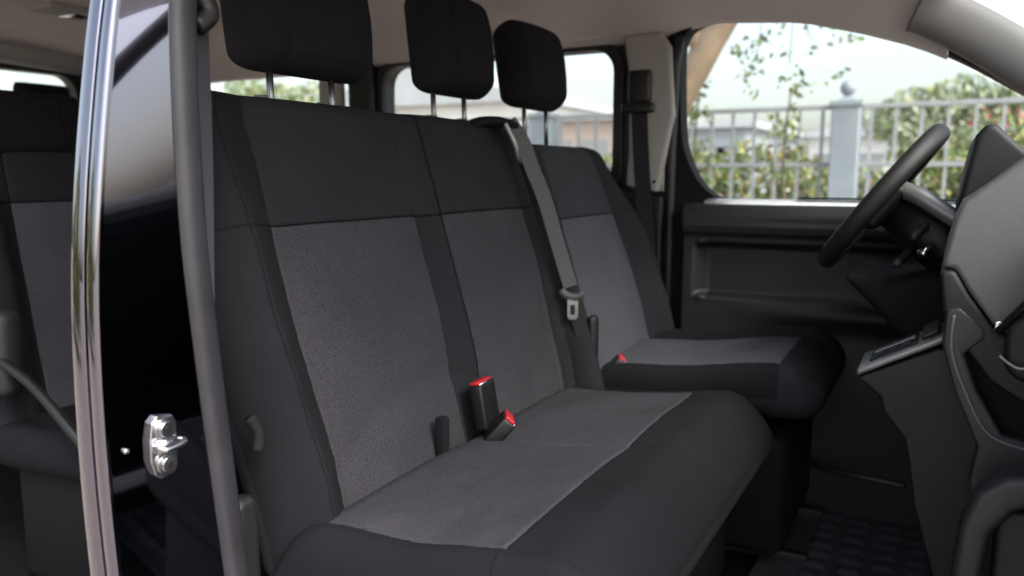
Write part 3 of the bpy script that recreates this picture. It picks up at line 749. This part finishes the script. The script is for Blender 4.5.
# --- driver seat
drv = thing('driver_seat', (-.56, -.6, .455), 'single driver seat in black and blue grey fabric beyond the passenger bench', 'seat')
DY, DZ, DS = -.755, .87, -.33
U2, N2 = seat_frame_axes(DS)
O2 = Vector((0, DY, DZ)) - U2 * .06
DI, D1, D2, DO = -.285, -.340, -.735, -.875
H2 = .740; WG2 = .515
def o_d(w_):
    r = .19; ins = 0
    if w_ > H2 - r: ins = .15 - .15 * math.sqrt(max(0, 1 - ((w_ - (H2 - r)) / r) ** 2))
    t = sstep(.30, .70, w_)
    return (DO + .075 * t + ins, DI - .02 * t - ins * .3)
def d_d(x, w_):
    d = groove(x, D1) + groove(x, D2) + (groove(w_, WG2, .0025, .0045) if D1 > x > D2 else 0)
    low = .35 + .65 * sstep(.66, .40, w_)
    d += (.018 * sstep(D1 - .01, D1 + .05, x) + .055 * sstep(D2 + .01, D2 - .07, x)) * low
    d += puff(x, D1, D2, .010) + .012 * math.sin(math.pi * min(1, w_ / H2))
    return d
pad('backrest', O2, U2, N2, [DO, D2, D1, DI], [0, WG2, H2], .11, .055, d_d, lambda x, w_: ((1 if w_ < WG2 else 2) if D1 > x > D2 else 0), [F_DARK, F_GREYLIT, F_BLUE], drv, outline=o_d, step=.010, wr=.05)
DCO = Vector((0, -.80, .930)); DCD = .575; dg = .475
def o_dc(w_):
    r = .07; ins = 0
    if w_ > DCD - r: ins = r - math.sqrt(max(0, r * r - (w_ - (DCD - r)) ** 2))
    return (-.875 + ins, -.33 - ins)
def d_dc(x, w_):
    d = groove(x, D2) + groove(x, D1 - .045) + groove(w_, dg, .0028, .005) * (1 if D2 < x < D1 - .045 else 0)
    d += .020 * sstep(.2, .45, w_) - .03 * sstep(.48, .57, w_)
    d += .018 * sstep(D1 - .03, D1 + .03, x) + .018 * sstep(D2 + .01, D2 - .05, x) + puff(x, D2, D1 - .045, .008)
    return d
pad('cushion', DCO, CU, CN, [-.875, D2, D1 - .045, -.33], [0, dg, DCD], .11, .045, d_dc, lambda x, w_: (1 if (D2 < x < D1 - .045 and w_ < dg) else (0 if w_ > dg else 2)), [F_DARK, F_GREYLIT, F_BOL], drv, outline=o_dc, step=.010, wr=.05)
MB().box((-.85, -.76, .50), (-.35, -.30, .80)).build('seat_base', F_BLK, drv, bevel=.03)
headrest(drv, -.507, 1.728, -1.00, .268, .235, .115, -.16, postx=(-.435, -.57), pz=.12)
buckle(drv, (-.375, -.765, .885), (.048, .028, .070), R(-35), R(25))
for x in (-.44, -.74):
    m = MB(); m.box((x - .012, -.78, .462), (x + .012, -.25, .49)); m.build('seat_rail', P_DRK, drv, bevel=.003)

# --- second row seat at left
rear = thing('rear_seat', (.35, -1.7, .455), 'second row seat with folded armrest seen behind the black door pillar', 'seat')
RS = -.18; U3, N3 = seat_frame_axes(RS)
O3 = Vector((0, -1.93, .80))
def d_r(x, w_):
    d = groove(x, .40, .003, .005) + groove(x, .10, .003, .005) + groove(w_, .56, .003, .005)
    d += .05 * sstep(.40, .47, x) * sstep(.75, .45, w_) + puff(x, .40, .10, .01)
    return d
pad('backrest', O3, U3, N3, [-.15, .10, .40, .56], [0, .56, .785], .12, .05, d_r, lambda x, w_: (1 if (.10 < x < .40 and w_ < .56) else 0), [F_DARK, F_GREYLIT], rear, step=.016, wr=.03)  # insert takes the lifted grey to brighten a poorly lit seat
pad('cushion', Vector((0, -1.95, .845)), CU, CN, [-.15, .10, .40, .56], [0, .50], .11, .04, lambda x, w_: groove(x, .40) + .01 * sstep(.1, .4, w_), lambda x, w_: 0, [F_BOL, F_BOL], rear, step=.016, wr=.06)
MB().box((-.1, -1.9, .46), (.52, -1.52, .76)).build('seat_base', F_BLK, rear, bevel=.03)
pad('headrest', Vector((.355, -2.02, 1.475)), U3, N3, [-.185, -.11, .11, .185], [0, .165], .10, .04, lambda x, w_: groove(x, -.11, .002, .003) + groove(x, .11, .002, .003), lambda x, w_: 0, [F_BOL], rear, step=.014)
m = MB(); m.tube(smoothpts([(.585, -1.88, 1.04), (.585, -1.70, .985), (.585, -1.55, .89), (.57, -1.46, .80), (.53, -1.40, .74), (.40, -1.34, .71)], 6), 0.011, 12); m.build('side_rail', P_BLK, rear)
MB().box((.53, -1.93, .93), (.60, -1.78, 1.13)).build('hinge_cover', P_DRK, rear, bevel=.03, seg=5)
m = MB(); pts = [(.425 + .03 * math.cos(t), -1.60 + .03 * math.sin(t), .925) for t in lin(0, 2 * math.pi, 25)]
m.tube(pts, .004, 8); m.tube([(p[0], p[1], .900) for p in pts], .004, 8); m.tube([(.425, -1.60, .87), (.425, -1.60, .92)], .024, 18); m.build('cup_ring', CHROME, rear)
# third row headrest silhouette
r3 = thing('rear_seat', (.3, -2.9, .455), 'third row seat whose dark headrest shows against the tailgate window', 'seat')
pad('backrest', Vector((0, -3.0, .80)), U3, N3, [-.3, .75], [0, .76], .12, .05, lambda x, w_: 0, lambda x, w_: 0, [F_HEAD], r3, step=.03)
pad('headrest', Vector((-.375, -3.05, 1.60)), U3, N3, [-.10, .10], [0, .18], .10, .03, lambda x, w_: 0, lambda x, w_: 0, [F_HEAD], r3, step=.02)

# --- hanging belts on the pillars
fb = thing('seat_belt', (-.83, -.85, .6), 'dark driver seat belt hanging from its guide on the beige far pillar', 'seat belt')
band('webbing', [(-.815, -.850, 1.69), (-.815, -.845, 1.60), (-.815, -.835, 1.45), (-.815, -.815, 1.25), (-.818, -.795, 1.05), (-.82, -.78, .85)], .050, (0, 1, 0), BELTD, fb)
g = MB(); g.box((-.837, -.885, 1.635), (-.812, -.812, 1.735)); gg = g.build('belt_guide', P_BLK, fb, bevel=.012, seg=4)
m = MB(); m.box((-.815, -.90, 1.605), (-.795, -.795, 1.635)); m.build('height_slider', P_BLK, fb, bevel=.008)
nb = thing('seat_belt', (.77, -.90, .5), 'dark seat belt running straight down just inside the near rubber door seal', 'seat belt')
band('webbing', [(.772, -.905, 1.64), (.776, -.905, 1.45), (.786, -.905, 1.25), (.795, -.91, 1.0), (.795, -.91, .60)], .042, (1, .15, 0), BELTN, nb)
m = MB(); m.tube(smoothpts([(.795, -.905, 1.70), (.775, -.895, 1.66), (.765, -.89, 1.635), (.785, -.892, 1.615)], 5), .014, 12); m.build('belt_guide', P_BLK, nb)
m = MB(); m.tube(smoothpts([(.742, -.875, 1.07), (.732, -.868, 1.045), (.738, -.866, 1.02)], 5), .009, 10); m.build('tongue', F_BLK, nb)
plate('sill_bracket', rrect(.692, .50, .742, .930, .018), 'y', -.945, -.912, P_DRK, van, bevel=.014, seg=4)

# ================================================================== DASHBOARD
dash = thing('dashboard', (0, .3, .6), 'grey and black dashboard with centre stack and instrument hood at the right edge', 'dashboard')
# main mass of the dashboard across the van, forward of the centre stack
prof = [(.16, 1.34), (.30, 1.40), (.60, 1.36), (.93, 1.24), (.93, .60), (.42, .55), (.36, .80), (.22, .98), (.15, 1.15)]
pr_ = [tuple(p)[:2] for p in smoothpts([(a, b, 0) for a, b in prof], 4, True)]
plate('dash_body', pr_, 'x', -.86, .84, P_DRK, dash, bevel=.01, smooth=False)
# instrument hood in front of the driver
hood = [(.012, 1.355), (.022, 1.42), (.034, 1.49), (.050, 1.512), (.066, 1.508), (.10, 1.475), (.16, 1.42), (.26, 1.37), (.28, 1.28), (.05, 1.28)]
plate('instrument_hood', hood, 'x', -.72, -.12, P_DRK, dash, bevel=.012, seg=4, smooth=True)
# centre stack: light panel
stk = [(-.004, 1.262), (.002, 1.30), (.010, 1.345), (.022, 1.378), (.06, 1.408), (.12, 1.462), (.17, 1.50), (.24, 1.47), (.24, 1.17), (.112, 1.148), (.078, 1.170), (.040, 1.222), (.016, 1.262)]
plate('centre_panel', stk, 'x', -.20, .0, P_DASHL, dash, bevel=.014, seg=5, smooth=True)
stk2 = [(-.006, 1.258), (.016, 1.260), (.040, 1.218), (.078, 1.166), (.112, 1.144), (.20, 1.10), (.20, 1.00), (.08, 1.075), (.035, 1.135), (.004, 1.185)]
plate('lower_trim', stk2, 'x', -.20, .012, P_DRK, dash, bevel=.008, seg=4, smooth=True)
# diagonal dark blade and vents on the passenger side of the stack
m = MB(); m.tube([(.03, .085, 1.165), (.04, .135, 1.235), (.05, .19, 1.30)], .013, 12, rx=.5, ref=(1, 0, 0)); m.build('trim_blade', P_BLK, dash)
vt = plate('air_vent', rrect(.095, 1.085, .24, 1.20, .04), 'x', .02, .055, P_DRK, dash, bevel=.015, seg=4, smooth=True)
m = MB(); m.tube(smoothpts([(.058, .088, 1.130), (.062, .104, 1.118), (.064, .118, 1.113), (.064, .14, 1.117)], 5), .0028, 8); m.build('chrome_rim', P_SILV, vt)
m = MB(); m.box((.022, .079, 1.163), (.030, .090, 1.182)); m.build('chrome_tip', CHROME, dash, bevel=.003)
# grey angular frame round the storage recess
fr_o = [(.008, 1.195), (.028, 1.198), (.066, 1.165), (.070, 1.150), (.040, 1.118), (.062, 1.06), (.105, .985), (.17, .975), (.17, .86), (.072, .84), (.062, .90), (.070, .96), (.030, 1.05), (.006, 1.13)]
plate('recess_frame', fr_o, 'x', -.03, .015, P_DASH, dash, bevel=.006, seg=4, smooth=True)
m = MB(); m.tube(smoothpts([(.017, .020, 1.185), (.017, .020, 1.125), (.017, .045, 1.055), (.017, .085, .985), (.017, .15, .965)], 6), .003, 8); m.build('frame_bead', P_DASHL, dash)
plate('recess_shade_plate', [(.060, 1.168), (.042, 1.118), (.064, 1.06), (.105, .98), (.28, .97), (.28, 1.2)], 'x', -.06, -.025, F_BLK, dash, bevel=.003)  # flat black plate standing in for the shade inside the recess
# big curved passenger side lower trim
lt = [(.060, .30), (.055, .62), (.048, .78), (.055, .86), (.075, .915), (.11, .945), (.20, .965), (.20, .93), (.125, .89), (.098, .85), (.090, .78), (.092, .62), (.095, .30)]
plate('lower_frame', [(a - .005, b + .015) for a, b in lt], 'x', .10, .16, P_DASH, dash, bevel=.014, seg=5, smooth=True)
plate('glovebox_lid', rrect(.098, .40, .30, .90, .03), 'x', .09, .13, P_DRK, dash, bevel=.012, seg=4, smooth=True)
# lower console side leaning back to the floor
cs = [(-.132, 1.034), (-.09, 1.00), (-.085, .975), (-.045, .925), (-.035, .88), (-.022, .80), (.020, .66), (.035, .46), (.30, .46), (.30, 1.12), (.0, 1.104)]
plate('console_side', cs, 'x', -.24, -.086, P_DRK, dash, bevel=.006, seg=4, smooth=True)
# gear selector shelf
gs = MB()
M4 = Matrix(((1, 0, 0, 0), (0, 1, 0, 0), (0, .56, 1, 0), (0, 0, 0, 1)))
def shear(a, b, base): # box following the sloping shelf
    V = [(x, y, base + .55 * (y + .13) + z) for x in (a[0], b[0]) for y in (a[1], b[1]) for z in (a[2], b[2])]
    return V
BF = [(0, 1, 3, 2), (4, 6, 7, 5), (0, 4, 5, 1), (2, 3, 7, 6), (0, 2, 6, 4), (1, 5, 7, 3)]
gs.add(shear((-.24, -.135, -.006), (-.085, .01, .010), 1.045), BF); gsh = gs.build('gear_shelf', P_SILV, dash, bevel=.006, seg=3)
m = MB(); m.add(shear((-.225, -.115, .011), (-.10, -.035, .014), 1.045), BF); m.build('gear_panel', P_BLK, gsh, bevel=.001)
m = MB(); m.add(shear((-.175, -.110, .0145), (-.150, -.040, .018), 1.045), BF); m.build('selector_slot', P_SILV, gsh, bevel=.001)
for k in range(3):
    m = MB(); m.add(shear((-.138, -.105 + k * .022, .0145), (-.112, -.090 + k * .022, .0175), 1.045), BF); m.build('gear_button', P_DASH, gsh, bevel=.001)
m = MB(); m.add(shear((-.215, -.028, .011), (-.11, .0, .024), 1.045), BF); m.build('rotary_selector', P_BLK, gsh, bevel=.004)

# --- interior mirror hanging at the top of the windscreen
mir = thing('interior_mirror', (-.03, .36, 1.55), 'black interior mirror hanging behind the windscreen, facing the front seats from above the dashboard', 'mirror')
m = MB(); m.box((-.15, .345, 1.515), (.09, .375, 1.585)); m.build('housing', P_BLK, mir, bevel=.014, seg=4)
m = MB(); m.box((-.14, .342, 1.522), (.08, .3445, 1.578)); m.build('mirror_glass', CHROME, mir, bevel=.001)
m = MB(); m.tube([(-.03, .37, 1.57), (-.03, .36, 1.64), (-.03, .35, 1.71)], .010, 10); m.build('stem', P_BLK, mir)
# --- steering wheel
SW = thing('steering_wheel', (-.55, -.14, 1.365), 'black steering wheel seen edge on in front of the far side window', 'steering wheel')
cW = Vector((-.55, -.142, 1.365)); tU = Vector((0, .60, .80)).normalized(); nW = Vector((0, -.80, .60)).normalized(); xW = Vector((1, 0, 0))
m = MB(); rr_ = .19; pts = [cW + xW * (rr_ * math.cos(t)) + tU * (rr_ * math.sin(t)) for t in lin(0, 2 * math.pi, 73)]
V = []; Fc = []; n = 16
for i in range(72):
    t = 2 * math.pi * i / 72; rad = xW * math.cos(t) + tU * math.sin(t)
    for k in range(n):
        a = 2 * math.pi * k / n; V.append(cW + rad * (rr_ + .018 * math.cos(a)) + nW * (.022 * math.sin(a)))
for i in range(72):
    for k in range(n): Fc.append((i * n + k, i * n + (k + 1) % n, ((i + 1) % 72) * n + (k + 1) % n, ((i + 1) % 72) * n + k))
make('rim', V, Fc, P_DRK, SW)
m = MB(); Mw = Matrix((( 1, tU.x, nW.x, cW.x), (0, tU.y, nW.y, cW.y), (0, tU.z, nW.z, cW.z), (0, 0, 0, 1)))
m.box((-.075, -.07, -.04), (.075, .055, .012), M4=Mw); m.build('hub', P_BLK, SW, bevel=.02, seg=4)
for a in ((.06, -.01, .185, .012), (-.185, -.01, -.06, .012)):
    m = MB(); m.box((a[0], a[1] - .02, -.018), (a[2], a[3] + .01, .004), M4=Mw); m.build('spoke', P_DRK, SW, bevel=.006)
m = MB(); m.box((-.02, -.18, -.02), (.02, -.06, 0), M4=Mw); m.build('spoke', P_SILV, SW, bevel=.006)
# column shroud and stalks
m = MB(); m.tube([cW - nW * .04, cW - nW * .14, cW - nW * .30], [.05, .065, .07], 18, rx=1.2); m.build('column_shroud', P_BLK, dash)
m = MB(); m.tube(smoothpts([(-.50, -.100, 1.388), (-.49, -.06, 1.372), (-.48, -.01, 1.340), (-.47, .03, 1.315)], 5), .020, 12, rx=1.0); m.build('instrument_surround', P_SILV, dash)
m = MB(); m.tube(smoothpts([(-.52, -.04, 1.31), (-.42, -.05, 1.30), (-.36, -.06, 1.29)], 4), .010, 10); m.tube([(-.36, -.06, 1.29), (-.345, -.062, 1.288)], .014, 10); m.build('stalk', P_BLK, dash)
m = MB(); m.tube(smoothpts([(-.50, -.07, 1.25), (-.40, -.085, 1.235), (-.33, -.09, 1.232)], 4), .009, 10); m.build('stalk', P_DASH, dash)
m = MB(); m.tube([(-.44, -.03, 1.255), (-.40, -.045, 1.25)], .012, 12); m.build('ignition_key', CHROME, dash)
m = MB(); m.tube([(-.20, .01, 1.222), (-.195, .001, 1.222)], .008, 12); m.build('knob', CHROME, dash)
# under dash panel towards the door
plate('knee_panel', [(-.20, 1.20), (-.10, 1.19), (.10, 1.22), (.20, 1.15), (.20, .78), (.02, .92), (-.05, 1.05)], 'x', -.78, -.34, F_BLK, dash, bevel=.02, seg=4, smooth=True)

# ================================================================== FLOOR MAT
fm = thing('floor_mat', (-.3, 0, .457), 'black moulded rubber floor mat with raised tread blocks in the front footwell', 'floor mat')
def mat_h(x, y):
    if y < -.26 or x > .55 or x < -.84: return .468 + .006 * (1 if y < -.33 or x > .585 else 0)
    fx = ((x + .84) % .062) / .062; fy = ((y + .26) % .075) / .075
    e = sstep(.0, .12, fx) * (1 - sstep(.66, .78, fx)) * sstep(.0, .10, fy) * (1 - sstep(.66, .76, fy))
    return .468 + .008 * e
gx = lin(-.86, .60, 240); gy_ = lin(-.36, .34, 110)
loft('mat_sheet', [[(x, y, mat_h(x, y)) for x in gx] for y in gy_], MATR, fm)
m = MB(); m.tube([(-.82, -.40, .612), (-.70, -.22, .622), (-.60, -.05, .650)], .009, 10); m.build('cable_conduit', P_DASH, dash)

for o in list(scene.objects):
    if o.type == 'MESH' and o.data.materials and len(o.data.polygons) == 0: print('EMPTY', o.name)
